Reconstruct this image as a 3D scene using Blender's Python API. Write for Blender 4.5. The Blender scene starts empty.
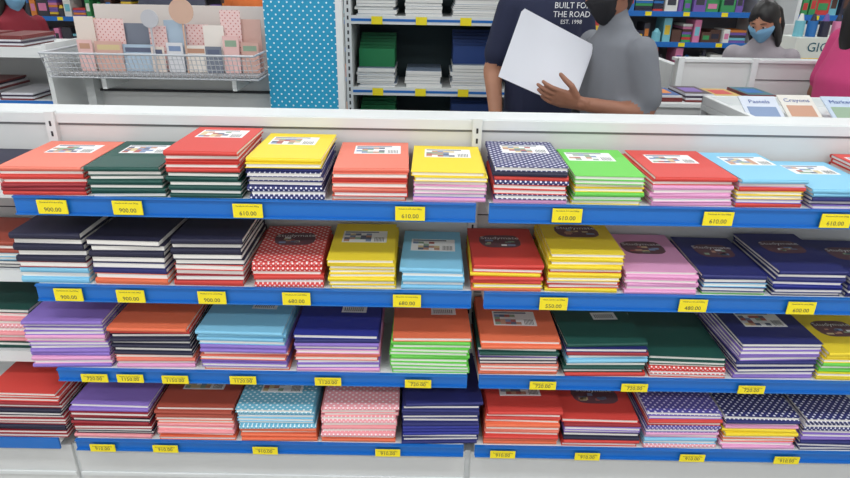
import bpy, math, random
import numpy as np
from mathutils import Matrix, Vector
random.seed(7)
S = bpy.context.scene
D = bpy.data

# ------------------------------------------------------------------ materials
def lin(c):
    o = []
    for v in c[:3]:
        v = v/255.0
        o.append(v/12.92 if v <= .04045 else ((v+.055)/1.055)**2.4)
    return (o[0], o[1], o[2], 1)
_m = {}
def mat(name, rgb, rough=.5, metal=0, emit=0, noise=0.0, spec=.5):
    if name in _m: return _m[name]
    m = D.materials.new(name); m.use_nodes = True
    nt = m.node_tree; b = nt.nodes['Principled BSDF']
    c = lin(rgb)
    b.inputs['Base Color'].default_value = c
    b.inputs['Roughness'].default_value = rough
    b.inputs['Metallic'].default_value = metal
    b.inputs['Specular IOR Level'].default_value = spec
    if noise:
        tc = nt.nodes.new('ShaderNodeTexCoord'); n = nt.nodes.new('ShaderNodeTexNoise')
        n.inputs['Scale'].default_value = 9; n.inputs['Detail'].default_value = 4
        r = nt.nodes.new('ShaderNodeValToRGB')
        r.color_ramp.elements[0].color = tuple(max(0, v*(1-noise)) for v in c[:3])+(1,)
        r.color_ramp.elements[1].color = tuple(min(1, v*(1+noise)) for v in c[:3])+(1,)
        nt.links.new(tc.outputs['Object'], n.inputs['Vector'])
        nt.links.new(n.outputs['Fac'], r.inputs['Fac'])
        nt.links.new(r.outputs['Color'], b.inputs['Base Color'])
    if emit:
        b.inputs['Emission Color'].default_value = c
        b.inputs['Emission Strength'].default_value = emit
    _m[name] = m
    return m

def dots(name, base, dot, freq=70, rad=.28, axes=(1, 1, 0), rough=.45):
    if name in _m: return _m[name]
    m = mat(name, base, rough); nt = m.node_tree; b = nt.nodes['Principled BSDF']
    tc = nt.nodes.new('ShaderNodeTexCoord')
    rot = nt.nodes.new('ShaderNodeVectorRotate'); rot.rotation_type = 'AXIS_ANGLE'
    rot.inputs['Axis'].default_value = (0, 0, 1) if axes[1] else (0, 1, 0)
    rot.inputs['Angle'].default_value = math.radians(45)
    mul = nt.nodes.new('ShaderNodeVectorMath'); mul.operation = 'MULTIPLY'
    mul.inputs[1].default_value = (freq, freq, freq)
    fr = nt.nodes.new('ShaderNodeVectorMath'); fr.operation = 'FRACTION'
    sub = nt.nodes.new('ShaderNodeVectorMath'); sub.operation = 'SUBTRACT'
    sub.inputs[1].default_value = (.5, .5, .5)
    ax = nt.nodes.new('ShaderNodeVectorMath'); ax.operation = 'MULTIPLY'
    ax.inputs[1].default_value = axes
    ln = nt.nodes.new('ShaderNodeVectorMath'); ln.operation = 'LENGTH'
    lt = nt.nodes.new('ShaderNodeMath'); lt.operation = 'LESS_THAN'; lt.inputs[1].default_value = rad
    mx = nt.nodes.new('ShaderNodeMix'); mx.data_type = 'RGBA'
    mx.inputs[6].default_value = lin(base); mx.inputs[7].default_value = lin(dot)
    L = nt.links.new
    L(tc.outputs['Object'], rot.inputs['Vector']); L(rot.outputs[0], mul.inputs[0])
    L(mul.outputs[0], fr.inputs[0]); L(fr.outputs[0], sub.inputs[0])
    L(sub.outputs[0], ax.inputs[0]); L(ax.outputs[0], ln.inputs[0]); L(ln.outputs['Value'], lt.inputs[0])
    L(lt.outputs[0], mx.inputs[0]); L(mx.outputs[2], b.inputs['Base Color'])
    return m

PAL = dict(red=(212, 70, 62), salmon=(230, 126, 106), orange=(232, 116, 80), dkgreen=(28, 78, 70), yellow=(238, 212, 52),
           navy=(42, 46, 108), lblue=(132, 196, 226), pink=(230, 164, 204), violet=(142, 116, 196), green=(108, 204, 82),
           black=(38, 38, 62), blue=(44, 52, 142), dkred=(154, 44, 52), rose=(238, 156, 162), maroon=(168, 76, 60))
def cov(n): return mat('cover_'+n, PAL[n], .5, spec=.4)
def dd_(n, base, dot, top):
    return dots('cover_%s_%s' % (n, 't' if top else 'e'), base, dot, 68 if top else 110, .24 if top else .27, (1, 1, 0) if top else (1, 0, 1))
cov_d = {
 'navy_dot': lambda top: dd_('navy_dot', (40, 44, 104), (235, 235, 245), top),
 'red_dot': lambda top: dd_('red_dot', (214, 72, 68), (248, 228, 226), top),
 'blue_dot': lambda top: dd_('blue_dot', (112, 184, 210), (230, 242, 246), top),
 'pink_dot': lambda top: dd_('pink_dot', (238, 162, 170), (252, 236, 238), top),
 'violet_dot': lambda top: dd_('violet_dot', (84, 76, 156), (226, 220, 242), top),
}
def cmat(n, top=False):
    return cov_d[n](top) if n in cov_d else cov(n)

M_PAGE = mat('page_block', (240, 236, 230), .85)
M_WHITE = mat('white_powder_coat', (222, 225, 225), .45, noise=.03)
M_PANEL = mat('panel_white', (214, 215, 214), .5, noise=.04)
M_SLOT = mat('slot_dark', (50, 50, 54), .7)
M_LIP = mat('shelf_blue', (24, 108, 192), .4)
M_TAG = mat('tag_yellow', (246, 226, 30), .5)
M_INK = mat('ink_dark', (70, 70, 66), .6)
M_LABEL = mat('label_white', (240, 240, 240), .5)
M_CHROME = mat('wire_grey', (190, 194, 200), .35)
PICS = [mat('pic_%d' % i, c, .5) for i, c in enumerate([(130, 150, 184), (196, 150, 126), (146, 170, 146), (176, 96, 90), (96, 104, 128), (216, 196, 150)])]

# ------------------------------------------------------------------ mesh builder
class MB:
    def __init__(s): s.v = []; s.f = []; s.mi = []; s.mats = []; s.sm = []
    def mi_(s, m):
        if m not in s.mats: s.mats.append(m)
        return s.mats.index(m)
    def mesh(s, vs, fs, m, M=None, smooth=False):
        o = len(s.v); k = s.mi_(m)
        if M is not None: vs = [M @ Vector(v) for v in vs]
        s.v.extend([tuple(v) for v in vs])
        for f in fs:
            s.f.append([i+o for i in f]); s.mi.append(k); s.sm.append(smooth)
    def box(s, x0, x1, y0, y1, z0, z1, m, M=None):
        vs = [(x0, y0, z0), (x1, y0, z0), (x1, y1, z0), (x0, y1, z0), (x0, y0, z1), (x1, y0, z1), (x1, y1, z1), (x0, y1, z1)]
        s.mesh(vs, [(0, 3, 2, 1), (4, 5, 6, 7), (0, 1, 5, 4), (1, 2, 6, 5), (2, 3, 7, 6), (3, 0, 4, 7)], m, M)
    def prism(s, prof, x0, x1, m, M=None, smooth=False):
        n = len(prof)
        vs = [(x0, p[0], p[1]) for p in prof]+[(x1, p[0], p[1]) for p in prof]
        fs = [(i, (i+1) % n, n+(i+1) % n, n+i) for i in range(n)]
        fs += [tuple(range(n))[::-1], tuple(range(n, 2*n))]
        s.mesh(vs, fs, m, M, smooth)
    def cyl(s, p, q, r, m, n=8, r2=None):
        p = Vector(p); q = Vector(q); r2 = r if r2 is None else r2
        t = (q-p).normalized(); a = t.orthogonal().normalized(); b = t.cross(a)
        vs = []
        for c, rr in ((p, r), (q, r2)):
            for i in range(n):
                an = 2*math.pi*i/n; vs.append(c+a*math.cos(an)*rr+b*math.sin(an)*rr)
        fs = [(i, (i+1) % n, n+(i+1) % n, n+i) for i in range(n)]+[tuple(range(n))[::-1], tuple(range(n, 2*n))]
        s.mesh(vs, fs, m)
    def obj(s, name, loc=(0, 0, 0), rz=0, parent=None, bevel=0):
        me = D.meshes.new(name); me.from_pydata(s.v, [], s.f)
        for m in s.mats: me.materials.append(m)
        me.polygons.foreach_set('material_index', s.mi)
        me.polygons.foreach_set('use_smooth', s.sm)
        me.update()
        o = D.objects.new(name, me); S.collection.objects.link(o)
        o.location = loc; o.rotation_euler = (0, 0, rz)
        if parent: o.parent = parent
        if bevel:
            b = o.modifiers.new('bevel', 'BEVEL'); b.width = bevel; b.segments = 2; b.limit_method = 'ANGLE'
        return o
def empty(name, loc=(0, 0, 0)):
    e = D.objects.new(name, None); S.collection.objects.link(e); e.location = loc; e.empty_display_size = .1
    return e

_tx = {}
def text_mesh(s, size):
    k = (s, size)
    if k in _tx: return _tx[k]
    c = D.curves.new('t', 'FONT'); c.body = s; c.size = size; c.align_x = 'CENTER'; c.align_y = 'CENTER'; c.resolution_u = 2
    o = D.objects.new('t', c); S.collection.objects.link(o)
    dg = bpy.context.evaluated_depsgraph_get()
    me = D.meshes.new_from_object(o.evaluated_get(dg))
    r = ([tuple(v.co) for v in me.vertices], [tuple(p.vertices) for p in me.polygons])
    D.objects.remove(o); D.meshes.remove(me)
    _tx[k] = r
    return r
def put_text(mb, s, size, x, y, z, m, M=None, upright=True):
    vs, fs = text_mesh(s, size)
    if upright: vs = [(v[0]+x, y, v[1]+z) for v in vs]
    else: vs = [(v[0]+x, v[1]+y, z) for v in vs]
    mb.mesh(vs, fs, m, M)

# ------------------------------------------------------------------ notebooks
def add_book(mb, M, w, d, t, c, side, top):
    ce = cmat(c, False); ct = cmat(c, True) if top else ce
    k = .0017; h = w/2; e = d/2
    mb.box(-h, h, -e, e, 0, k, ce, M)
    mb.box(-h, h, -e, e, t-k, t, ct, M)
    s = -1 if side == 'front' else 1
    y = e*s
    prof = [(y-s*.002, k*.3), (y+s*.001, k), (y+s*.0028, t*.35), (y+s*.0028, t*.65), (y+s*.001, t-k), (y-s*.002, t-k*.3)]
    if s > 0: prof = prof[::-1]
    mb.prism(prof, -h, h, ce, M)
    ya, yb = sorted((y-s*.002, -y+s*.0025))
    mb.box(-h+.003, h-.003, ya, yb, k, t-k, M_PAGE, M)

def add_label(mb, M, z, style, w, d, y0):
    u = random.uniform
    if style == 'sticker':
        x0 = u(-.012, .012); y0 += u(-.006, .010); a = .064; b = .042
        mb.box(x0-a, x0+a, y0-b, y0+b, z, z+.0005, M_LABEL, M)
        xl = x0-a+.005; xr = x0+a*.30; H = 2*b-.026
        for i in range(5):
            for j in range(4):
                xa = xl+(xr-xl)*i/5; ya = y0-b+.006+H*j/4
                if random.random() < .7:
                    mb.box(xa, xa+(xr-xl)/5, ya, ya+H/4, z+.0005, z+.0008, random.choice(PICS), M)
        mb.box(xl, xr+.02, y0+b-.013, y0+b-.006, z+.0005, z+.0008, PICS[4], M)
        for i in range(7):
            xx = x0+a*.45+i*.0042
            mb.box(xx, xx+.0016, y0-b+.006, y0-.006, z+.0005, z+.0008, M_INK, M)
    elif style == 'print':
        x0 = u(-.01, .01)
        pm = mat('print_'+random.choice('de'), random.choice([(100, 66, 74), (126, 62, 62)]), .5)
        a = w*.31; b = .046
        n = 18; vs = []
        for i in range(n):
            cc = math.cos(i*2*math.pi/n); ss = math.sin(i*2*math.pi/n)
            vs.append((x0+a*math.copysign(abs(cc)**.5, cc)*(1+.06*math.sin(i*5)), y0+b*math.copysign(abs(ss)**.5, ss), z+.0004))
        mb.mesh(vs, [tuple(range(n))], pm, M)
        for q in range(8):
            xa = x0+u(-a*.8, a*.5); ya = y0+u(-b*.75, b*.0)
            mb.box(xa, xa+u(.01, .025), ya, ya+u(.006, .014), z+.0005, z+.0007, random.choice(PICS+[M_LABEL]), M)
        put_text(mb, 'Studymate', .027, x0, y0+.022, z+.001, M_LABEL, M, False)
    elif style == 'corner':
        mb.box(.0, .075, y0, y0+.042, z, z+.0005, M_LABEL, M)
        for i in range(10):
            xx = .008+i*.006
            mb.box(xx, xx+.0022, y0+.008, y0+.03, z+.0005, z+.0008, M_INK, M)

def stack(x0, x1, yf, z, h, cover, body, label='sticker', yaw=0, depth=.262, t=.0122, ly=.035):
    if cover == 'black': t = .0165
    w = x1-x0-.009; n = max(2, round(h/t)); t = h/n
    mb = MB(); zz = 0
    seq = []
    for i in range(n):
        seq.append(body[min(len(body)-1, int((n-1-i)/n*len(body)))])
    seq[-1] = cover
    drift = random.uniform(-.0004, .0004)
    for i in range(n):
        j = 1.0 if i < n-1 else 1.5
        jx = random.uniform(-.0035, .0035)*j+drift*i; jy = random.uniform(-.004, .005)*j; jr = math.radians(random.uniform(-1.2, 1.2))*j
        M = Matrix.Translation((jx, jy, zz)) @ Matrix.Rotation(jr, 4, 'Z')
        tt = t*random.uniform(.92, 1.0)
        r = random.random()
        add_book(mb, M, w, depth, tt, seq[i], 'front' if (i % 2 == 0 and r < .75) or r < .12 else 'back', i == n-1)
        zz += tt
        if i == n-1 and label: add_label(mb, M, tt, label, w, depth, ly)
    return mb.obj('notebook_stack', ((x0+x1)/2, yf+depth/2+.004, z+.0006), math.radians(yaw))

YF = 1.508
ZS = [1.012, .757, .484, .226]
LY = [.045, .03, .0, -.01]
HX = [0, 0, .006, .006]
R1 = [(-1.095, -.875, .080, 'salmon', ['red', 'red', 'dkred', 'red'], 'sticker', 3),
 (-.870, -.675, .083, 'dkgreen', ['dkgreen'], 'sticker', 3),
 (-.668, -.475, .130, 'red', ['red', 'red', 'dkgreen', 'dkgreen', 'dkgreen'], 'sticker', 1),
 (-.460, -.260, .112, 'yellow', ['yellow', 'navy', 'navy_dot', 'navy', 'navy_dot', 'navy_dot'], 'sticker', 1),
 (-.246, -.046, .090, 'salmon', ['salmon', 'red', 'salmon', 'red', 'orange'], 'sticker', 1),
 (-.038, .158, .083, 'yellow', ['yellow', 'pink', 'pink', 'violet', 'pink'], 'sticker', 0),
 (.171, .368, .100, 'navy_dot', ['black', 'red', 'navy_dot', 'red', 'navy_dot', 'pink'], 'sticker', -1),
 (.376, .563, .082, 'green', ['green', 'yellow', 'green', 'yellow'], 'sticker', 0),
 (.570, .788, .082, 'red', ['red', 'pink', 'pink', 'pink'], 'sticker', 2),
 (.794, .975, .080, 'lblue', ['pink', 'red', 'yellow', 'violet', 'red'], 'sticker', 1),
 (.985, 1.175, .056, 'lblue', ['lblue', 'navy', 'violet'], 'sticker', 1),
 (1.18, 1.35, .080, 'red', ['red', 'yellow'], 'sticker', 0)]
R2 = [(-1.105, -.910, .155, 'black', ['black', 'black', 'black', 'dkred', 'lblue', 'lblue'], None, 0),
 (-.902, -.694, .140, 'black', ['black', 'black', 'black', 'navy', 'orange', 'orange'], None, 0),
 (-.685, -.488, .150, 'black', ['black', 'black', 'black', 'red', 'dkred', 'red'], None, 0),
 (-.473, -.276, .078, 'red_dot', ['red_dot', 'red', 'red_dot'], 'print', 2),
 (-.267, -.078, .092, 'yellow', ['yellow'], 'sticker', 1),
 (-.066, .112, .066, 'lblue', ['lblue'], 'sticker', 0),
 (.124, .323, .080, 'red', ['red', 'yellow', 'red', 'yellow', 'orange'], 'print', 0),
 (.330, .536, .120, 'yellow', ['yellow', 'yellow', 'red', 'yellow', 'red', 'yellow'], 'print', 0),
 (.545, .750, .068, 'pink', ['pink'], 'print', 0),
 (.756, .938, .062, 'navy', ['navy', 'lblue', 'navy', 'green'], 'print', 0),
 (.948, 1.145, .080, 'navy', ['navy', 'blue', 'navy'], 'print', 0),
 (1.152, 1.35, .06, 'navy', ['navy'], 'print', 0)]
R3 = [(-1.14, -.907, .155, 'violet', ['violet', 'violet', 'pink', 'violet', 'violet', 'pink', 'violet'], 'corner', 2),
 (-.895, -.662, .138, 'orange', ['red', 'black', 'black', 'black', 'salmon', 'pink'], None, 1),
 (-.643, -.387, .130, 'lblue', ['lblue', 'lblue', 'violet', 'salmon', 'violet', 'salmon'], 'corner', 0),
 (-.373, -.124, .122, 'blue', ['navy', 'violet', 'pink', 'salmon', 'violet', 'pink'], 'corner', 1),
 (-.098, .136, .118, 'orange', ['green'], 'corner', 0),
 (.157, .394, .112, 'orange', ['orange', 'dkgreen', 'violet', 'black', 'salmon', 'orange'], 'sticker', 0),
 (.402, .645, .105, 'dkgreen', ['navy', 'dkred', 'lblue', 'dkgreen', 'dkgreen', 'red'], 'corner', 2),
 (.655, .884, .062, 'dkgreen', ['dkgreen', 'red', 'red_dot', 'red'], None, -1),
 (.897, 1.138, .120, 'navy', ['violet', 'violet', 'navy', 'violet'], 'sticker', 2),
 (1.145, 1.35, .095, 'yellow', ['yellow', 'green', 'yellow'], 'print', 0)]
R4 = [(-1.305, -1.080, .165, 'red', ['red', 'dkred', 'black', 'dkred', 'black', 'dkred'], None, 0),
 (-1.068, -.822, .118, 'violet', ['violet', 'dkred', 'black', 'dkred', 'black', 'rose'], None, 0),
 (-.812, -.570, .112, 'maroon', ['maroon', 'salmon', 'rose', 'orange'], 'sticker', 0),
 (-.560, -.320, .118, 'blue_dot', ['blue_dot', 'lblue', 'blue_dot', 'orange', 'orange'], 'sticker', 1),
 (-.311, -.076, .130, 'pink_dot', ['rose', 'pink_dot', 'rose', 'pink_dot', 'orange'], None, 1),
 (-.068, .172, .150, 'navy', ['navy', 'navy', 'blue', 'navy'], None, 2),
 (.186, .420, .125, 'red', ['red', 'orange', 'salmon', 'red', 'orange'], 'sticker', 0),
 (.428, .668, .095, 'red', ['dkred', 'violet', 'black', 'red'], 'print', 0),
 (.676, .908, .128, 'violet_dot', ['violet', 'red', 'violet_dot', 'pink', 'lblue', 'pink_dot'], None, 1),
 (.915, 1.146, .118, 'navy_dot', ['navy', 'pink', 'yellow', 'orange', 'pink'], None, 0),
 (1.153, 1.35, .118, 'navy_dot', ['navy_dot', 'violet', 'navy'], None, 0)]
for z, R, ly, hx in zip(ZS, (R1, R2, R3, R4), LY, HX):
    for s in R:
        stack(s[0], s[1], YF, z, s[2]+hx, s[3], s[4], s[5], s[6], ly=ly)
for z, L in ((ZS[1], [(-1.36, -1.14, .09, 'maroon', ['maroon', 'lblue', 'black'])]),
             (ZS[2], [(-1.42, -1.17, .14, 'dkgreen', ['rose', 'pink_dot', 'rose', 'dkgreen'])]),
             (ZS[0], [(-1.40, -1.15, .05, 'black', ['lblue', 'rose'])])):
    for s in L: stack(s[0], s[1], YF+.087, z, s[2], s[3], s[4], None, 0, depth=.18)

# ------------------------------------------------------------------ gondola
G = empty('shelving_gondola')
mb = MB()
mb.box(-2.3, 1.9, 1.80, 1.90, 0, 1.160, M_PANEL)
mb.box(-2.3, 1.9, 1.792, 1.80, 1.138, 1.166, M_WHITE)
mb.box(-2.3, 1.9, 1.80, 1.912, 1.160, 1.168, M_WHITE)
mb.box(-2.3, 1.9, 1.7995, 1.8005, 1.130, 1.138, mat('seam_grey', (130, 132, 134), .6))
for zz in (.87, .60, .35):
    mb.box(-2.3, 1.9, 1.7985, 1.80, zz, zz+.003, M_SLOT)
mb.obj('back_panel', parent=G)
mb = MB()
for x in (-1.095, .1465, 1.385):
    mb.box(x-.014, x+.014, 1.782, 1.80, 0, 1.172, M_WHITE)
    for i in range(36):
        zz = .08+i*.03
        mb.box(x-.003, x+.003, 1.7805, 1.7822, zz, zz+.015, M_SLOT)
mb.obj('uprights', parent=G, bevel=.0015)
mb = MB()
bays = [(-1.058, .1285), (.1645, 1.37), (1.40, 1.9)]
LH = [.047, .045, .036, .034]
for zi, z in enumerate(ZS):
    lh = LH[zi]
    for a, b in bays:
        mb.box(a, b, 1.505, 1.79, z-.012, z, M_WHITE)
        mb.box(a-.001, b+.001, 1.499, 1.505, z-lh, z+.003, M_LIP)
        mb.box(a, b, 1.491, 1.499, z-lh, z-lh+.004, M_LIP)
        mb.box(a, b, 1.493, 1.499, z-.001, z+.003, M_LIP)
        for xx in (a, b-.003):
            mb.prism([(1.506, z-.03), (1.78, z-.07), (1.78, z-.012), (1.506, z-.012)], xx, xx+.003, M_WHITE)
    if zi < 3:
        mb.box(-2.3, -1.112, 1.59, 1.79, z-.02, z, M_WHITE)
        mb.box(-2.3, -1.112, 1.584, 1.59, z-.035, z+.002, M_WHITE)
    else:
        mb.box(-2.3, -1.112, 1.505, 1.79, z-.02, z, M_WHITE)
        mb.box(-2.3, -1.112, 1.499, 1.505, z-.036, z+.003, M_LIP)
mb.obj('shelves', parent=G)
mb = MB()
for a, b in [(-2.3, -1.10), (-1.085, .138), (.155, 1.37), (1.4, 1.9)]:
    mb.box(a, b, 1.53, 1.80, 0.0, .178, M_PANEL)
    mb.box(a, b, 1.524, 1.53, .06, .075, M_WHITE)
mb.box(-2.3, 1.9, 1.542, 1.80, 0.0, .174, M_WHITE)
mb.obj('base', parent=G, bevel=.002)
TAGS = [[-.972, -.776, -.463, -.04, .369, .763, 1.069], [-.984, -.812, -.587, -.353, -.047, .359, .745, 1.045],
        [-.965, -.86, -.728, -.528, -.278, -.013, .354, .624, .968], [-.99, -.795, -.485, -.104, .253, .516, .842, 1.136]]
TX = [['900.00', '900.00', '610.00', '610.00', '610.00', '610.00', '610.00'], ['900.00', '900.00', '900.00', '680.00', '680.00', '550.00', '480.00', '600.00'],
      ['720.00', '1150.00', '1150.00', '1120.00', '1120.00', '720.00', '720.00', '720.00', '720.00'], ['910.00']*8]
mb = MB()
for zi, (z, xs, ts) in enumerate(zip(ZS, TAGS, TX)):
    for x, t in zip(xs, ts):
        x = x*.984
        dz = random.uniform(-.002, .002)
        hw = .038
        if zi < 2: z0, z1 = z-.042+dz, z-.005+dz
        else: z0, z1 = z-.034+dz, z-.008+dz
        mb.box(x-hw, x+hw, 1.4875, 1.4905, z0, z1, M_TAG)
        put_text(mb, t, .0165, x, 1.487, z0+.0115, M_INK)
        put_text(mb, 'Notebook A4 ruled 200pg', .0055, x, 1.487, z1-.0055, M_INK)
mb.obj('price_tags', parent=G)

# ------------------------------------------------------------------ people
def frames(pts, side):
    out = []
    for i, p in enumerate(pts):
        a = pts[max(0, i-1)]; b = pts[min(len(pts)-1, i+1)]
        t = (b-a).normalized(); s = (side-t*side.dot(t))
        if s.length < .05: s = t.orthogonal()
        s.normalize(); out.append((t, s, t.cross(s)))
    return out
def loft(vs, fs, pts, rad, side, n=16):
    pts = [Vector(p) for p in pts]; side = Vector(side); fr = frames(pts, side)
    rings = []
    def ring(c, s, nn, a, b):
        o = len(vs)
        for k in range(n):
            an = 2*math.pi*k/n; vs.append(c+s*math.cos(an)*a+nn*math.sin(an)*b)
        rings.append(o)
    a, b = rad[0]; t, s, nn = fr[0]; m = min(a, b)
    for u in (80, 55, 28):
        ur = math.radians(u); ring(pts[0]-t*math.sin(ur)*m, s, nn, a*math.cos(ur), b*math.cos(ur))
    for i, p in enumerate(pts):
        t, s, nn = fr[i]; ring(p, s, nn, *rad[i])
    a, b = rad[-1]; t, s, nn = fr[-1]; m = min(a, b)
    for u in (28, 55, 80):
        ur = math.radians(u); ring(pts[-1]+t*math.sin(ur)*m, s, nn, a*math.cos(ur), b*math.cos(ur))
    for r0, r1 in zip(rings, rings[1:]):
        for k in range(n):
            fs.append((r0+k, r0+(k+1) % n, r1+(k+1) % n, r1+k))
    fs.append(tuple(rings[0]+k for k in range(n))[::-1]); fs.append(tuple(rings[-1]+k for k in range(n)))
def remesh(vs, fs, vox, sm):
    me = D.meshes.new('tmp'); me.from_pydata([tuple(v) for v in vs], [], fs); me.update()
    o = D.objects.new('tmp', me); S.collection.objects.link(o)
    r = o.modifiers.new('r', 'REMESH'); r.mode = 'VOXEL'; r.voxel_size = vox
    if sm:
        q = o.modifiers.new('s', 'SMOOTH'); q.factor = .5; q.iterations = sm
    dg = bpy.context.evaluated_depsgraph_get(); dg.update()
    e = D.meshes.new_from_object(o.evaluated_get(dg))
    V = np.zeros(len(e.vertices)*3); e.vertices.foreach_get('co', V); V = V.reshape(-1, 3)
    F = [tuple(p.vertices) for p in e.polygons]
    D.objects.remove(o); D.meshes.remove(e); D.meshes.remove(me)
    return V, F

def hand(wrist, d, nrm, curl, side_sign, s=1, thumb=.6):
    w = Vector(wrist); d = Vector(d).normalized(); nrm = Vector(nrm); nrm = (nrm-d*nrm.dot(d)).normalized()
    sd = d.cross(nrm)*side_sign
    vs = []; fs = []
    loft(vs, fs, [w-d*.02*s, w+d*.02*s, w+d*.06*s, w+d*.085*s], [(.026*s, .02*s), (.032*s, .018*s), (.040*s, .016*s), (.038*s, .012*s)], sd, 12)
    for i, (ln, off) in enumerate(((.072, -.030), (.082, -.010), (.077, .010), (.060, .029))):
        p = w+d*(.082-.004*abs(i-1))*s+sd*off*s; a = 0; pts = [p-d*.02*s, p]
        for k, fr in enumerate((.45, .32, .23)):
            a += curl*(.5 if k == 0 else .85)
            v = d*math.cos(a)+nrm*math.sin(a)
            p = p+v*ln*fr*s; pts.append(p)
        r = .0088*s
        loft(vs, fs, pts, [(r, r), (r, r), (r*.97, r*.97), (r*.9, r*.9), (r*.75, r*.75)], sd, 10)
    p = w+d*.02*s-sd*.026*s
    v1 = (d*.7-sd*.75+nrm*.25*thumb).normalized(); v2 = (d*.9-sd*.3+nrm*.7*thumb).normalized()
    q = p+v1*.042*s; r2 = q+v2*.032*s; r3 = r2+(v2+nrm*.3*thumb).normalized()*.024*s
    loft(vs, fs, [p, q, r2, r3], [(.014*s,)*2, (.0115*s,)*2, (.010*s,)*2, (.008*s,)*2], nrm, 10)
    return remesh(vs, fs, .0035*s, 3)

def head_pt(u, infl=0.0):
    x, y, z = u
    X = x*.076; Y = y*.096; Z = z*.118
    if z < 0:
        X *= 1-.38*(-z)**1.6
        if y > 0: Y *= 1-.45*(-z)
        else: Y *= 1-.10*(-z)
    if y < 0:
        g = lambda cx, cz, sx, sz: math.exp(-((x-cx)/sx)**2-((z-cz)/sz)**2)
        Y -= .020*g(0, -.16, .13, .14)+.010*g(0, .05, .10, .2)
        Y += .010*(g(.38, .06, .2, .13)+g(-.38, .06, .2, .13))
        Y -= .006*g(0, -.50, .28, .07)+.008*g(0, -.85, .3, .15)+.004*(g(.35, .25, .25, .08)+g(-.35, .25, .25, .08))
    v = Vector((X, Y, Z))
    return v*(1+infl)
def sph(nu=36, nv=26):
    vs = [(0, 0, 1)]; fs = []
    for j in range(1, nv):
        th = math.pi*j/nv
        for i in range(nu):
            ph = 2*math.pi*i/nu; vs.append((math.sin(th)*math.cos(ph), math.sin(th)*math.sin(ph), math.cos(th)))
    vs.append((0, 0, -1)); L = len(vs)-1
    for i in range(nu):
        fs.append((0, 1+i, 1+(i+1) % nu)); fs.append((L, L-nu+(i+1) % nu, L-nu+i))
    for j in range(nv-2):
        a = 1+j*nu; b = a+nu
        for i in range(nu): fs.append((a+i, b+i, b+(i+1) % nu, a+(i+1) % nu))
    return vs, fs
SV, SF = sph()
def smooth01(t): t = max(0, min(1, t)); return t*t*(3-2*t)
M_EYE = mat('eye_white', (205, 200, 196), .35); M_IRIS = mat('iris', (26, 18, 14), .2)

def build_head(mb, M, skin, hair, mask=None, style='short'):
    mb.mesh([head_pt(v) for v in SV], SF, skin, M, True)
    hv = []
    for x, y, z in SV:
        if style == 'short':
            lim = .52 if y < -.2 else (.52-(y+.2)*1.4)
        else:
            lim = (.60-abs(x)*.5) if y < -.45 else (.40-(y+.45)*2.9)
        k = smooth01((z-max(-.75, lim))/.12+.5)
        noise = .012*math.sin(x*17+z*9)*math.cos(y*15)
        hv.append(head_pt((x, y, z), -.05+k*(.16+noise)))
    mb.mesh(hv, SF, hair, M, True)
    if style == 'long':
        for pts, rr in (([(0, .07, .03), (0, .105, -.08), (0, .11, -.2), (0, .10, -.30)], [(.075, .04), (.078, .035), (.06, .028), (.03, .015)]),
                        ([(.066, -.01, .03), (.078, .0, -.06), (.076, .02, -.15), (.06, .03, -.22)], [(.034, .014), (.034, .016), (.028, .016), (.01, .008)]),
                        ([(-.066, -.01, .03), (-.078, .0, -.06), (-.076, .02, -.15), (-.06, .03, -.22)], [(.034, .014), (.034, .016), (.028, .016), (.01, .008)])):
            vs = []; fs = []
            loft(vs, fs, pts, rr, (1, 0, 0) if pts[0][0] == 0 else (0, 1, 0))
            mb.mesh(vs, fs, hair, M, True)
    if mask:
        mv = []
        for x, y, z in SV:
            k = smooth01((-.02-z)/.1+.5)*smooth01((-.15-y)/.15+.5) if abs(z) < .97 else 0
            p = head_pt((x, y, z), -.05+k*.11)
            if k > .5: p.y = p.y*.75+(-.103)*.25
            mv.append(p)
        mb.mesh(mv, SF, mask, M, True)
        for sx in (-1, 1):
            for zz in (-.012, -.06):
                mb.cyl(M @ Vector((sx*.055, -.062, zz)), M @ Vector((sx*.08, .008, -.005)), .0013, mask, 5)
    else:
        vs = []; fs = []
        loft(vs, fs, [(-.022, -.090, -.060), (0, -.097, -.058), (.022, -.090, -.060)], [(.004, .003), (.006, .006), (.004, .003)], (0, 1, 0), 8)
        mb.mesh(vs, fs, mat('lips', (150, 80, 72), .5), M, True)
    for sx in (-1, 1):
        c = Vector((sx*.029, -.0775, .006))
        mb.mesh([c+Vector((v[0]*.0135, v[1]*.011, v[2]*.0075)) for v in SV], SF, M_EYE, M, True)
        c2 = c+Vector((0, -.0075, 0))
        mb.mesh([c2+Vector((v[0]*.0068, v[1]*.0048, v[2]*.0070)) for v in SV], SF, M_IRIS, M, True)
        vs = []; fs = []
        loft(vs, fs, [(sx*.015, -.087, .012), (sx*.029, -.090, .015), (sx*.044, -.080, .011)], [(.002, .002), (.003, .003), (.002, .002)], (0, 0, 1), 8)
        mb.mesh(vs, fs, skin, M, True)
        vs = []; fs = []
        loft(vs, fs, [(sx*.014, -.092, .030), (sx*.03, -.090, .033), (sx*.045, -.079, .028)], [(.002, .002), (.003, .003), (.0015, .0015)], (0, 0, 1), 8)
        mb.mesh(vs, fs, hair, M, True)
        e = Vector((sx*.078, .012, -.005))
        mb.mesh([e+Vector((v[0]*.009, v[1]*.017, v[2]*.03)) for v in SV], SF, skin, M, True)

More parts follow.
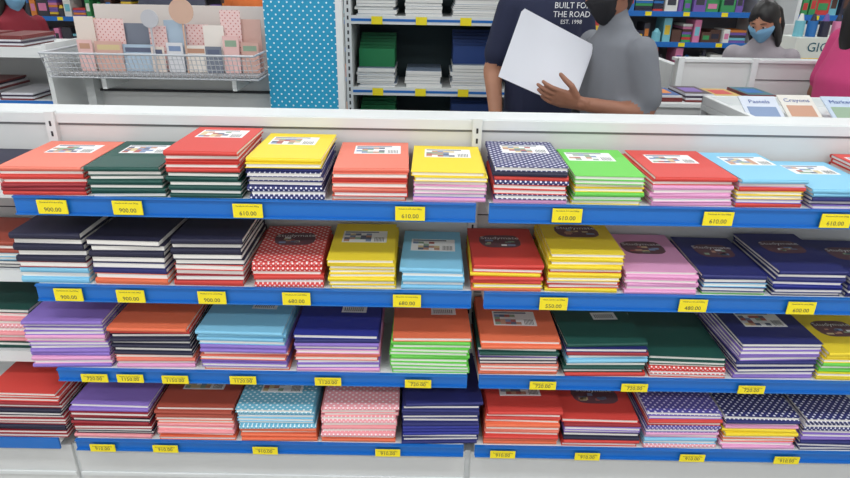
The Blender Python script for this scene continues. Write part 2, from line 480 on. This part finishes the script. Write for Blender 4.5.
def person(name, x, y, yaw, s, shirt, pants, skin, hair, mask=None, style='short', arms=None, head=(0, 0), lean=0, curl=.35, sleeve=.72, hands=None, build=1.0, extra=None):
    R = Matrix.Translation((x, y, 0)) @ Matrix.Rotation(math.radians(yaw), 4, 'Z') @ Matrix.Scale(s, 4)
    def W(p):
        p = Vector(p)
        if p.z > .9: p.y -= lean*(p.z-.9)
        return R @ p
    sd = (R.to_3x3() @ Vector((1, 0, 0))).normalized()
    vs = []; fs = []; segs = []
    def part(pts, rad, side, labels):
        loft(vs, fs, pts, rad, side)
        for i in range(len(pts)-1):
            segs.append((Vector(pts[i]), Vector(pts[i+1]), sum(rad[i]+rad[i+1])/4, labels[i]))
    b = build
    tz = [(.86, .150, .115), (.95, .165, .125), (1.06, .150*b, .112*b), (1.2, .160*b, .118*b), (1.32, .172, .115), (1.40, .150, .092), (1.44, .085, .068)]
    part([W((0, 0, z)) for z, _, _ in tz], [(a*s, c*s) for _, a, c in tz], sd, ['pants']+['shirt']*5)
    part([W((0, .012, 1.42)), W((0, .0, 1.475)), W((0, -.012, 1.55))], [(.058*s,)*2, (.052*s,)*2, (.052*s,)*2], sd, ['shirt', 'skin'])
    for sx in (-1, 1):
        part([W((sx*.085, 0, .88)), W((sx*.09, -.005, .7)), W((sx*.095, -.01, .5)), W((sx*.1, .015, .28)), W((sx*.1, .02, .09))],
             [(.088*s, .095*s), (.078*s, .085*s), (.062*s, .064*s), (.056*s, .06*s), (.05*s, .055*s)], sd, ['pants']*4)
        part([W((sx*.1, .055, .045)), W((sx*.102, -.05, .05)), W((sx*.107, -.15, .036))], [(.034*s, .038*s), (.038*s, .04*s), (.036*s, .028*s)], sd, ['shoe']*2)
    hl = []
    for sx in (-1, 1):
        ov = (arms or {}).get(sx)
        sh = W((sx*.165, 0, 1.375))
        if ov: el, wr = Vector(ov[0]), Vector(ov[1])
        else: el, wr = W((sx*.225, .02, 1.10)), W((sx*.225, -.09, .88))
        sl = sh.lerp(el, sleeve)
        part([sh, sl], [(.058*s,)*2, (.060*s,)*2], sd, ['shirt'])
        part([sh.lerp(el, .5), el, wr], [(.043*s,)*2, (.043*s,)*2, (.028*s,)*2], sd, ['skin', 'skin'] if sleeve < 1 else ['shirt', 'shirt'])
        hl.append((sx, el, wr))
    V, F = remesh(vs, fs, .012, 4)
    C = np.array([V[list(f)].mean(axis=0) for f in F])
    best = np.full(len(C), 1e9); lab = np.zeros(len(C), int); names = ['shirt', 'skin', 'pants', 'shoe']
    for p, q, r, l in segs:
        p = np.array(p); q = np.array(q); d = q-p
        t = np.clip(((C-p)@d)/(d@d), 0, 1)
        dist = np.linalg.norm(C-(p+t[:, None]*d), axis=1)/r
        if l == 'shirt': dist *= .93
        k = dist < best; best[k] = dist[k]; lab[k] = names.index(l)
    shoe = mat('shoe_dark', (40, 38, 40), .6)
    mb = MB(); mm = [shirt, skin, pants, shoe]
    mb.v = [tuple(v) for v in V]; mb.f = [list(f) for f in F]; mb.mats = mm[:]; mb.mi = [int(k) for k in lab]; mb.sm = [True]*len(F)
    for sx, el, wr in hl:
        hs = (hands or {}).get(sx)
        if hs: dd, nn, cc, sg = hs
        else: dd = (wr-el).normalized(); nn = sd*(-sx); cc = curl; sg = sx
        hv, hf = hand(wr, dd, nn, cc, sg, s*1.1)
        mb.mesh([tuple(v) for v in hv], hf, skin, None, True)
    HC = W((0, -.02, 1.585))
    HM = Matrix.Translation(HC) @ Matrix.Rotation(math.radians(yaw+head[0]), 4, 'Z') @ Matrix.Rotation(math.radians(head[1]), 4, 'X') @ Matrix.Scale(s, 4)
    build_head(mb, HM, skin, hair, mask, style)
    if extra: extra(mb, R)
    return mb.obj(name)

SK1 = mat('skin_brown', (150, 102, 80), .5, noise=.08); SK2 = mat('skin_tan', (180, 128, 102), .5, noise=.08)
HAIR = mat('hair_black', (18, 15, 16), .45)
JEAN = mat('jeans', (40, 52, 82), .8, noise=.2); TROU = mat('trousers_dark', (36, 36, 42), .8)
YM = 2.56
person('man_in_grey_tshirt', .80, YM, -68, .95, mat('tshirt_grey', (118, 121, 128), .85, noise=.12), TROU, SK1, HAIR,
       mask=mat('mask_black', (24, 24, 30), .8), head=(-8, 14), build=1.18, lean=.16,
       arms={1: ((.845, 2.37, 1.075), (.562, 2.315, 1.125)), -1: ((.64, 2.76, 1.08), (.45, 2.60, 1.15))},
       hands={1: ((-.93, .08, .22), (.05, .85, .5), .30, 1), -1: ((-.9, -.25, .35), (.1, -.8, .6), .35, -1)}, sleeve=.74)
def print_text(mb, R):
    for s_, sz, z in (('BUILT FOR', .034, 1.385), ('THE ROAD', .034, 1.350), ('EST. 1998', .024, 1.32)):
        put_text(mb, s_, sz, .06, -.141, z, M_LABEL, R)
person('man_in_navy_tshirt', .535, 3.02, 12, 1.04, mat('tshirt_navy', (32, 38, 66), .85, noise=.15), JEAN, SK2, HAIR,
       mask=mat('mask_blue', (120, 170, 205), .8), head=(20, 12), build=1.1, extra=print_text)
person('girl_with_mask', 1.90, 3.62, -38, .86, mat('shirt_light', (165, 158, 164), .85, noise=.1), TROU, SK2, HAIR,
       mask=mat('mask_blue', (120, 170, 205), .8), style='long', head=(-8, 28), lean=.40)
person('woman_in_magenta_top', 1.97, 2.93, 95, .95, mat('top_magenta', (200, 64, 120), .8, noise=.1), TROU, SK1, HAIR, style='long', build=1.3)
person('woman_in_red_top', -2.78, 4.4, 60, .88, mat('top_dark_red', (130, 28, 44), .8, noise=.1), TROU, SK1, HAIR, style='long', mask=mat('mask_blue', (120, 170, 205), .8), head=(0, 15))
person('man_in_dark_shirt', -1.86, 4.8, 20, 1.0, mat('shirt_slate', (72, 76, 92), .85, noise=.1), TROU, SK1, HAIR, head=(0, 20),
       arms={-1: ((-2.06, 4.70, 1.13), (-1.92, 4.5, 1.2)), 1: ((-1.64, 4.75, 1.13), (-1.76, 4.52, 1.2))})
person('man_in_orange_shirt', -1.42, 5.3, -10, 1.0, mat('shirt_orange', (225, 120, 60), .85, noise=.1), TROU, SK1, HAIR)

mb = MB()
P = [Vector((.345, 2.46, 1.435)), Vector((.640, 2.50, 1.30)), Vector((.555, 2.41, 1.085)), Vector((.265, 2.39, 1.205))]
for k in range(4):
    n = 10; vs = []
    for j in range(n+1):
        for i in range(n+1):
            u = i/n; v = j/n
            p = P[0].lerp(P[1], u).lerp(P[3].lerp(P[2], u), v)
            p = p+Vector((.004*k, .004*k+.03*math.sin(u*math.pi)*(1-v)+.02*u*(1-v), .003*k))
            vs.append(p)
    fs = [(j*(n+1)+i, j*(n+1)+i+1, (j+1)*(n+1)+i+1, (j+1)*(n+1)+i) for j in range(n) for i in range(n)]
    mb.mesh(vs, fs, mat('paper_sheet', (218, 220, 228), .7), None, True)
mb.obj('paper_sheets')

# ------------------------------------------------------------------ background furniture
def rc(n=None): return random.choice(n or [(200, 60, 60), (230, 195, 60), (40, 110, 180), (60, 150, 90), (220, 130, 170), (225, 225, 220), (40, 40, 60), (120, 190, 205), (225, 135, 60), (120, 90, 170), (60, 60, 70), (90, 60, 50)])
def prod():
    c = rc(); return mat('product_%d_%d_%d' % c, c, .5)
def product_unit(name, x0, x1, y, ztop, levels, depth=.35):
    e = empty(name); mb = MB()
    mb.box(x0, x1, y+depth, y+depth+.04, 0, ztop, mat('unit_back', (120, 122, 128), .6))
    mb.box(x0-.03, x0, y, y+depth+.04, 0, ztop, M_WHITE); mb.box(x1, x1+.03, y, y+depth+.04, 0, ztop, M_WHITE)
    for z in levels:
        mb.box(x0, x1, y, y+depth, z-.02, z, M_WHITE); mb.box(x0, x1, y-.008, y, z-.035, z+.005, M_LIP)
        xx = x0+.1
        while xx < x1-.1:
            mb.box(xx, xx+.05, y-.011, y-.008, z-.03, z, M_TAG); xx += .3
    mb.obj('frame', parent=e)
    mb = MB()
    for z in levels:
        xx = x0+.02
        while xx < x1-.12:
            w = random.uniform(.04, .11); h = random.uniform(.08, .19); yy = y+random.uniform(.01, .06); m = prod(); k = random.random()
            if k < .55:
                mb.box(xx, xx+w, yy, yy+.2, z, z+h, m)
                mb.box(xx+w*.15, xx+w*.85, yy-.001, yy, z+h*.3, z+h*.7, prod())
            elif k < .8:
                c = xx+w/2; r = min(w/2, .035)
                mb.cyl((c, yy+r, z), (c, yy+r, z+h*.7), r, m, 14); mb.cyl((c, yy+r, z+h*.7), (c, yy+r, z+h*.95), r*.8, prod(), 14, r*.35)
            else:
                hh = 0
                while hh < h*.8: mb.box(xx, xx+w+.03, yy, yy+.22, z+hh, z+hh+.018, prod()); hh += .02
                w += .03
            xx += w+.01
    mb.obj('goods', parent=e)
    return e
product_unit('product_shelf', -5.0, -2.4, 6.0, 1.75, [.3, .62, .9, 1.15, 1.4])
product_unit('product_shelf', -2.2, .2, 6.2, 1.75, [.3, .62, .9, 1.15, 1.4])
product_unit('product_shelf', .4, 2.6, 5.2, 1.8, [.3, .62, .86, 1.09, 1.32, 1.55])
product_unit('product_shelf', 2.8, 5.2, 5.0, 1.8, [.3, .62, .86, 1.09, 1.32, 1.55])

e = empty('paper_shelf_unit'); mb = MB(); x0, x1, y0 = -.42, .46, 3.55
M_DK = mat('shelf_back_dark', (38, 56, 60), .7)
mb.box(x0, x1, y0+.42, y0+.45, 0, 1.85, M_DK)
for x in (x0-.035, x1):
    mb.box(x, x+.035, y0-.01, y0+.45, 0, 1.85, M_WHITE)
    for i in range(40): mb.box(x+.013, x+.022, y0-.0115, y0-.01, .3+i*.038, .32+i*.038, M_SLOT)
LV = [.30, .63, .965, 1.345, 1.68]
for z in LV:
    mb.box(x0, x1, y0, y0+.42, z-.02, z, M_WHITE); mb.box(x0, x1, y0-.01, y0, z-.04, z+.004, M_WHITE)
    mb.box(x0, x1, y0-.012, y0-.01, z-.025, z-.012, M_LIP)
    for xx in (-.28, -.04, .2, .38): mb.box(xx-.03, xx+.03, y0-.016, y0-.012, z-.04, z, M_TAG)
mb.obj('frame', parent=e)
mb = MB()
FG = mat('folder_green', (24, 120, 70), .5); FB = mat('folder_blue', (30, 60, 120), .5)
cxm = mat('paper_ream', (225, 225, 222), .7); wr_ = mat('ream_wrap', (120, 135, 155), .6)
for z in LV:
    for (a, b_, h, fld) in ((-.41, -.17, .10, FG), (-.14, .09, .085, None), (.12, .41, .12, FB)):
        hh = 0
        while hh < h:
            j = random.uniform(-.01, .01); th = random.choice([.008, .014, .02])
            mb.box(a+.015+j, b_-.015+j, y0+.03+abs(j), y0+.33, z+hh, z+hh+th, cxm); mb.box(a+.017+j, b_-.017+j, y0+.034+abs(j), y0+.33, z+hh+th, z+hh+th+.002, wr_); hh += th+.002
        if fld:
            for k in range(6): mb.box(a+.02, b_-.02, y0+.08+k*.04, y0+.095+k*.04, z+hh+.001, z+hh+.10+.014*k, fld)
mb.obj('paper_reams', parent=e)

mb = MB()
BD = dots('panel_blue_dots', (30, 150, 192), (215, 238, 245), 40, .16, (1, 0, 1), .4)
mb.box(-.745, -.42, 2.96, 3.0, 0.0, 1.65, BD); mb.box(-.42, -.39, 2.95, 3.01, 0, 1.65, M_WHITE)
mb.obj('blue_dotted_panel')

e = empty('card_display_unit'); mb = MB()
mb.box(-1.62, -.76, 3.12, 3.2, 0, 1.11, M_PANEL); mb.box(-1.64, -.755, 3.0, 3.2, 0, .2, M_WHITE)
mb.box(-1.66, -1.62, 3.05, 3.22, 0, 1.25, M_WHITE)
mb.box(-1.62, -.76, 3.1, 3.12, 1.0, 1.01, M_SLOT)
mb.box(-1.62, -.76, 3.18, 3.20, 1.11, 1.40, mat('backing_cream', (216, 208, 202), .7))
mb.obj('frame', parent=e)
mb = MB(); a, b_, f, k, zb = -1.70, -.762, 2.84, 3.12, 1.105
for z, r in ((0, .0035), (.022, .0016), (.044, .0016), (.066, .0016), (.088, .0016), (.108, .005)):
    ff = f-z*.4; z += zb
    mb.cyl((a, ff, z), (b_, ff, z), r, M_CHROME); mb.cyl((a, ff, z), (a, k, z), r, M_CHROME); mb.cyl((b_, ff, z), (b_, k, z), r, M_CHROME)
i = 0
while a+i*.02 < b_:
    xx = a+i*.02; mb.cyl((xx, f, zb), (xx, f-.043, zb+.108), .0016, M_CHROME, 5); mb.cyl((xx, f, zb), (xx, k, zb), .0014, M_CHROME, 5); i += 1
mb.box(a+.01, b_-.01, 2.88, 3.11, zb+.002, zb+.006, mat('tray_grey', (150, 150, 152), .6))
for xx in (-1.5, -.9): mb.box(xx, xx+.02, 2.9, 3.13, zb-.06, zb-.002, M_WHITE)
mb.obj('wire_basket', parent=e)
mb = MB(); zc = zb+.007
cp = dots('card_pink_dots', (238, 205, 202), (206, 130, 126), 60, .2, (1, 0, 1), .6)
cc = [(228, 214, 204), (232, 190, 186), (222, 222, 226), (214, 172, 160), (238, 230, 222), (176, 196, 214), (120, 126, 140)]
xx = -1.64; i = 0
while xx < -.88:
    w = random.uniform(.08, .17); h = random.uniform(.14, .24); yy = 3.02+.012*(i % 3)
    q = (i*3) % 7
    m = cp if i % 2 else mat('card_%d' % q, cc[q], .6)
    mb.box(xx, xx+w, yy, yy+.004, zc, zc+h+.04, m)
    q = (i*2+1) % 7
    mb.box(xx+.01, xx+w-.01, yy-.03, yy-.027, zc, zc+h*.7, mat('card_%d' % q, cc[q], .6))
    mb.box(xx+.02, xx+w-.02, yy-.0305, yy-.03, zc+h*.5, zc+h*.62, random.choice(PICS))
    xx += w*.85; i += 1
n = 24
for c, r, mm in (((-1.12, 2.97, 1.385), .055, mat('card_disc', (206, 170, 150), .6)), ((-1.27, 2.975, 1.35), .04, mat('card_disc_grey', (190, 190, 196), .6))):
    mb.mesh([(c[0]+r*math.cos(2*math.pi*q/n), c[1], c[2]+r*math.sin(2*math.pi*q/n)) for q in range(n)]+[(c[0]+r*math.cos(2*math.pi*q/n), c[1]+.006, c[2]+r*math.sin(2*math.pi*q/n)) for q in range(n)],
        [tuple(range(n))[::-1], tuple(range(n, 2*n))]+[(q, (q+1) % n, n+(q+1) % n, n+q) for q in range(n)], mm)
    mb.box(c[0]-.004, c[0]+.004, c[1]+.002, c[1]+.006, zc, c[2]-r+.01, mm)
mb.obj('greeting_cards', parent=e)

e = empty('magazine_shelf'); mb = MB()
mb.box(-3.1, -1.74, 3.3, 3.35, 0, 1.22, M_PANEL)
for z in (.45, .72, .98, 1.22):
    mb.box(-3.1, -1.74, 2.9, 3.3, z-.02, z, M_WHITE); mb.box(-3.1, -1.74, 2.89, 2.9, z-.04, z+.005, M_LIP if z < 1.2 else M_WHITE)
mb.box(-1.74, -1.72, 2.89, 3.35, 0, 1.24, M_WHITE); mb.box(-3.1, -1.74, 2.95, 3.3, 0, .43, M_PANEL)
mb.obj('frame', parent=e)
mb = MB()
for z in (.72, .98, 1.22):
    xx = -3.08
    while xx < -1.90:
        hh = 0; T = random.uniform(.03, .07)
        while hh < T:
            j = random.uniform(-.01, .01); m = mat('mag_%d' % random.randint(0, 4), rc([(40, 45, 60), (60, 50, 70), (215, 215, 220), (30, 60, 90), (120, 50, 50)]), .4)
            mb.box(xx+j, xx+.15+j, 2.93, 3.2, z+hh, z+hh+.008, m); hh += .0085
        xx += .18
mb.obj('magazines', parent=e)

e = empty('low_display_counter'); mb = MB()
mb.box(1.16, 3.0, 2.12, 2.64, 1.045, 1.07, M_WHITE); mb.box(1.18, 2.98, 2.14, 2.62, 0, 1.045, M_PANEL)
mb.box(1.16, 3.0, 2.64, 2.652, .9, 1.105, M_WHITE); mb.box(1.16, 1.18, 2.12, 2.652, 1.07, 1.105, M_WHITE)
for xx in (1.72, 2.3): mb.box(xx, xx+.015, 2.12, 2.64, 1.07, 1.11, M_WHITE)
mb.obj('body', parent=e, bevel=.003)
mb = MB()
for i, (xx, yy, w, cc_) in enumerate([(1.20, 2.30, .14, (205, 212, 225)), (1.37, 2.34, .13, (220, 216, 208)), (1.53, 2.32, .14, (190, 204, 222)), (1.76, 2.34, .14, (215, 215, 220))]):
    M = Matrix.Translation((xx, yy, 1.072)) @ Matrix.Rotation(math.radians(-62), 4, 'X')
    mb.box(0, w, 0, .004, 0.003, .15, mat('brochure_%d' % i, cc_, .5), M)
    put_text(mb, ['Pastels', 'Crayons', 'Markers', 'Paints'][i], .03, w/2, -.001, .115, mat('print_blue', (30, 70, 150), .5), M)
    mb.box(.015, w-.015, -.001, 0, .02, .085, PICS[i], M)
mb.obj('brochures', parent=e)

e = empty('book_counter'); mb = MB()
mb.box(1.00, 1.58, 2.76, 3.10, 1.03, 1.05, M_WHITE); mb.box(1.02, 1.57, 2.78, 3.09, 0, 1.03, M_PANEL)
mb.obj('body', parent=e, bevel=.003)
mb = MB()
for i, xx in enumerate((1.01, 1.15, 1.29, 1.43)):
    hh = 0
    for q in range(3+i % 2):
        mb.box(xx, xx+.125, 2.79+.004*q, 3.02, 1.051+hh, 1.059+hh, mat('mag_%d' % ((i+q) % 5), (60, 60, 70), .4)); hh += .0085
    mb.box(xx+.002, xx+.123, 2.81, 3.015, 1.051+hh, 1.0514+hh, mat('mag_top_%d' % i, [(50, 90, 150), (70, 50, 60), (200, 170, 90), (60, 110, 120)][i], .5))
    mb.box(xx+.02, xx+.10, 2.86, 2.97, 1.0515+hh, 1.052+hh, prod())
mb.obj('books', parent=e)

e = empty('partition_gondola'); mb = MB()
mb.box(1.26, 3.0, 3.22, 3.28, 0, 1.175, M_PANEL); mb.box(1.25, 3.0, 3.205, 3.30, 1.175, 1.19, M_WHITE)
for xx in (1.25, 1.62, 2.2): mb.box(xx, xx+.03, 3.20, 3.22, 0, 1.195, M_WHITE)
mb.box(1.62, 2.2, 3.216, 3.219, 1.09, 1.094, M_SLOT)
mb.box(1.26, 1.30, 3.30, 4.2, 0, 1.15, M_WHITE)
mb.obj('panels', parent=e, bevel=.002)

e = empty('craft_box_shelf'); mb = MB()
mb.box(2.15, 3.2, 3.8, 4.2, 1.04, 1.06, M_WHITE); mb.box(2.15, 3.2, 4.2, 4.24, 0, 1.3, M_PANEL); mb.box(2.17, 3.18, 3.85, 4.2, 0, 1.04, M_PANEL)
mb.obj('frame', parent=e)
mb = MB()
mb.box(2.17, 2.60, 3.84, 4.05, 1.061, 1.25, mat('carton_white', (225, 228, 220), .5))
mb.box(2.17, 2.60, 3.838, 3.84, 1.061, 1.10, mat('carton_green', (120, 175, 60), .5)); mb.box(2.17, 2.60, 3.838, 3.84, 1.10, 1.135, mat('carton_yellow', (240, 200, 40), .5))
put_text(mb, 'GIOTTO', .075, 2.385, 3.837, 1.195, mat('print_teal', (20, 90, 110), .5))
for i in range(5):
    c = 2.22+i*.075; m = prod()
    mb.cyl((c, 3.93, 1.2505), (c, 3.93, 1.34), .028, m, 14); mb.cyl((c, 3.93, 1.34), (c, 3.93, 1.38), .018, prod(), 14, .008)
for i in range(7):
    c = 2.66+i*.07; m = prod()
    mb.cyl((c, 3.93, 1.061), (c, 3.93, 1.2), .028, m, 14); mb.cyl((c, 3.93, 1.2), (c, 3.93, 1.25), .02, prod(), 14, .008)
mb.obj('craft_boxes', parent=e)

# ------------------------------------------------------------------ room
def plane_box(name, b, m):
    k = MB(); k.box(*b, m); return k.obj(name)
fm = mat('floor_tile', (190, 186, 178), .3)
nt = fm.node_tree; bs = nt.nodes['Principled BSDF']; br = nt.nodes.new('ShaderNodeTexBrick'); tc = nt.nodes.new('ShaderNodeTexCoord')
br.offset = 0; br.inputs['Scale'].default_value = 1; br.inputs['Brick Width'].default_value = .6; br.inputs['Row Height'].default_value = .6; br.inputs['Mortar Size'].default_value = .004
br.inputs['Color1'].default_value = lin((196, 192, 184)); br.inputs['Color2'].default_value = lin((188, 184, 178)); br.inputs['Mortar'].default_value = lin((120, 116, 110))
nt.links.new(tc.outputs['Object'], br.inputs['Vector']); nt.links.new(br.outputs['Color'], bs.inputs['Base Color'])
WALL = mat('wall_paint', (222, 220, 214), .8, noise=.03)
plane_box('floor', (-5.5, 5.5, -2.5, 8, -.05, 0), fm)
plane_box('ceiling', (-5.5, 5.5, -2.5, 8, 3.0, 3.05), WALL)
plane_box('wall_back', (-5.5, 5.5, 8, 8.1, 0, 3.0), WALL)
plane_box('wall_left', (-5.6, -5.5, -2.5, 8, 0, 3.0), WALL)
plane_box('wall_right', (5.5, 5.6, -2.5, 8, 0, 3.0), WALL)
EM = mat('tube_light', (250, 252, 255), .5, emit=3)
for yy, en in ((-1.2, 20), (.4, 16), (2.3, 9), (4.3, 11), (6.3, 12)):
    for xx in (-3.2, -1.1, 1.1, 3.2):
        k = MB(); k.box(-.62, .62, -.16, .16, .03, .06, M_WHITE); k.box(-.6, .6, -.14, .14, .025, .03, EM)
        k.obj('ceiling_light', (xx, yy, 2.94))
        l = D.lights.new('tube', 'AREA'); l.shape = 'RECTANGLE'; l.size = 1.2; l.size_y = .3; l.energy = en; l.color = (.95, .98, 1)
        o = D.objects.new('tube_lamp', l); o.location = (xx, yy, 2.95); S.collection.objects.link(o)
w = D.worlds.new('w'); S.world = w; w.use_nodes = True
w.node_tree.nodes['Background'].inputs[0].default_value = (.92, .96, 1, 1); w.node_tree.nodes['Background'].inputs[1].default_value = .68

# ------------------------------------------------------------------ camera
cam = D.cameras.new('camera'); co = D.objects.new('camera', cam); S.collection.objects.link(co); S.camera = co
cam.sensor_width = 36; cam.lens = 620/850*36; cam.clip_start = .05
co.matrix_world = Matrix.Translation((0, 0, 1.55)) @ Matrix.Rotation(math.radians(90-23), 4, 'X') @ Matrix.Rotation(math.radians(1.0), 4, 'Z')
S.view_settings.view_transform = 'Standard'; S.view_settings.look = 'None'; S.view_settings.exposure = 0
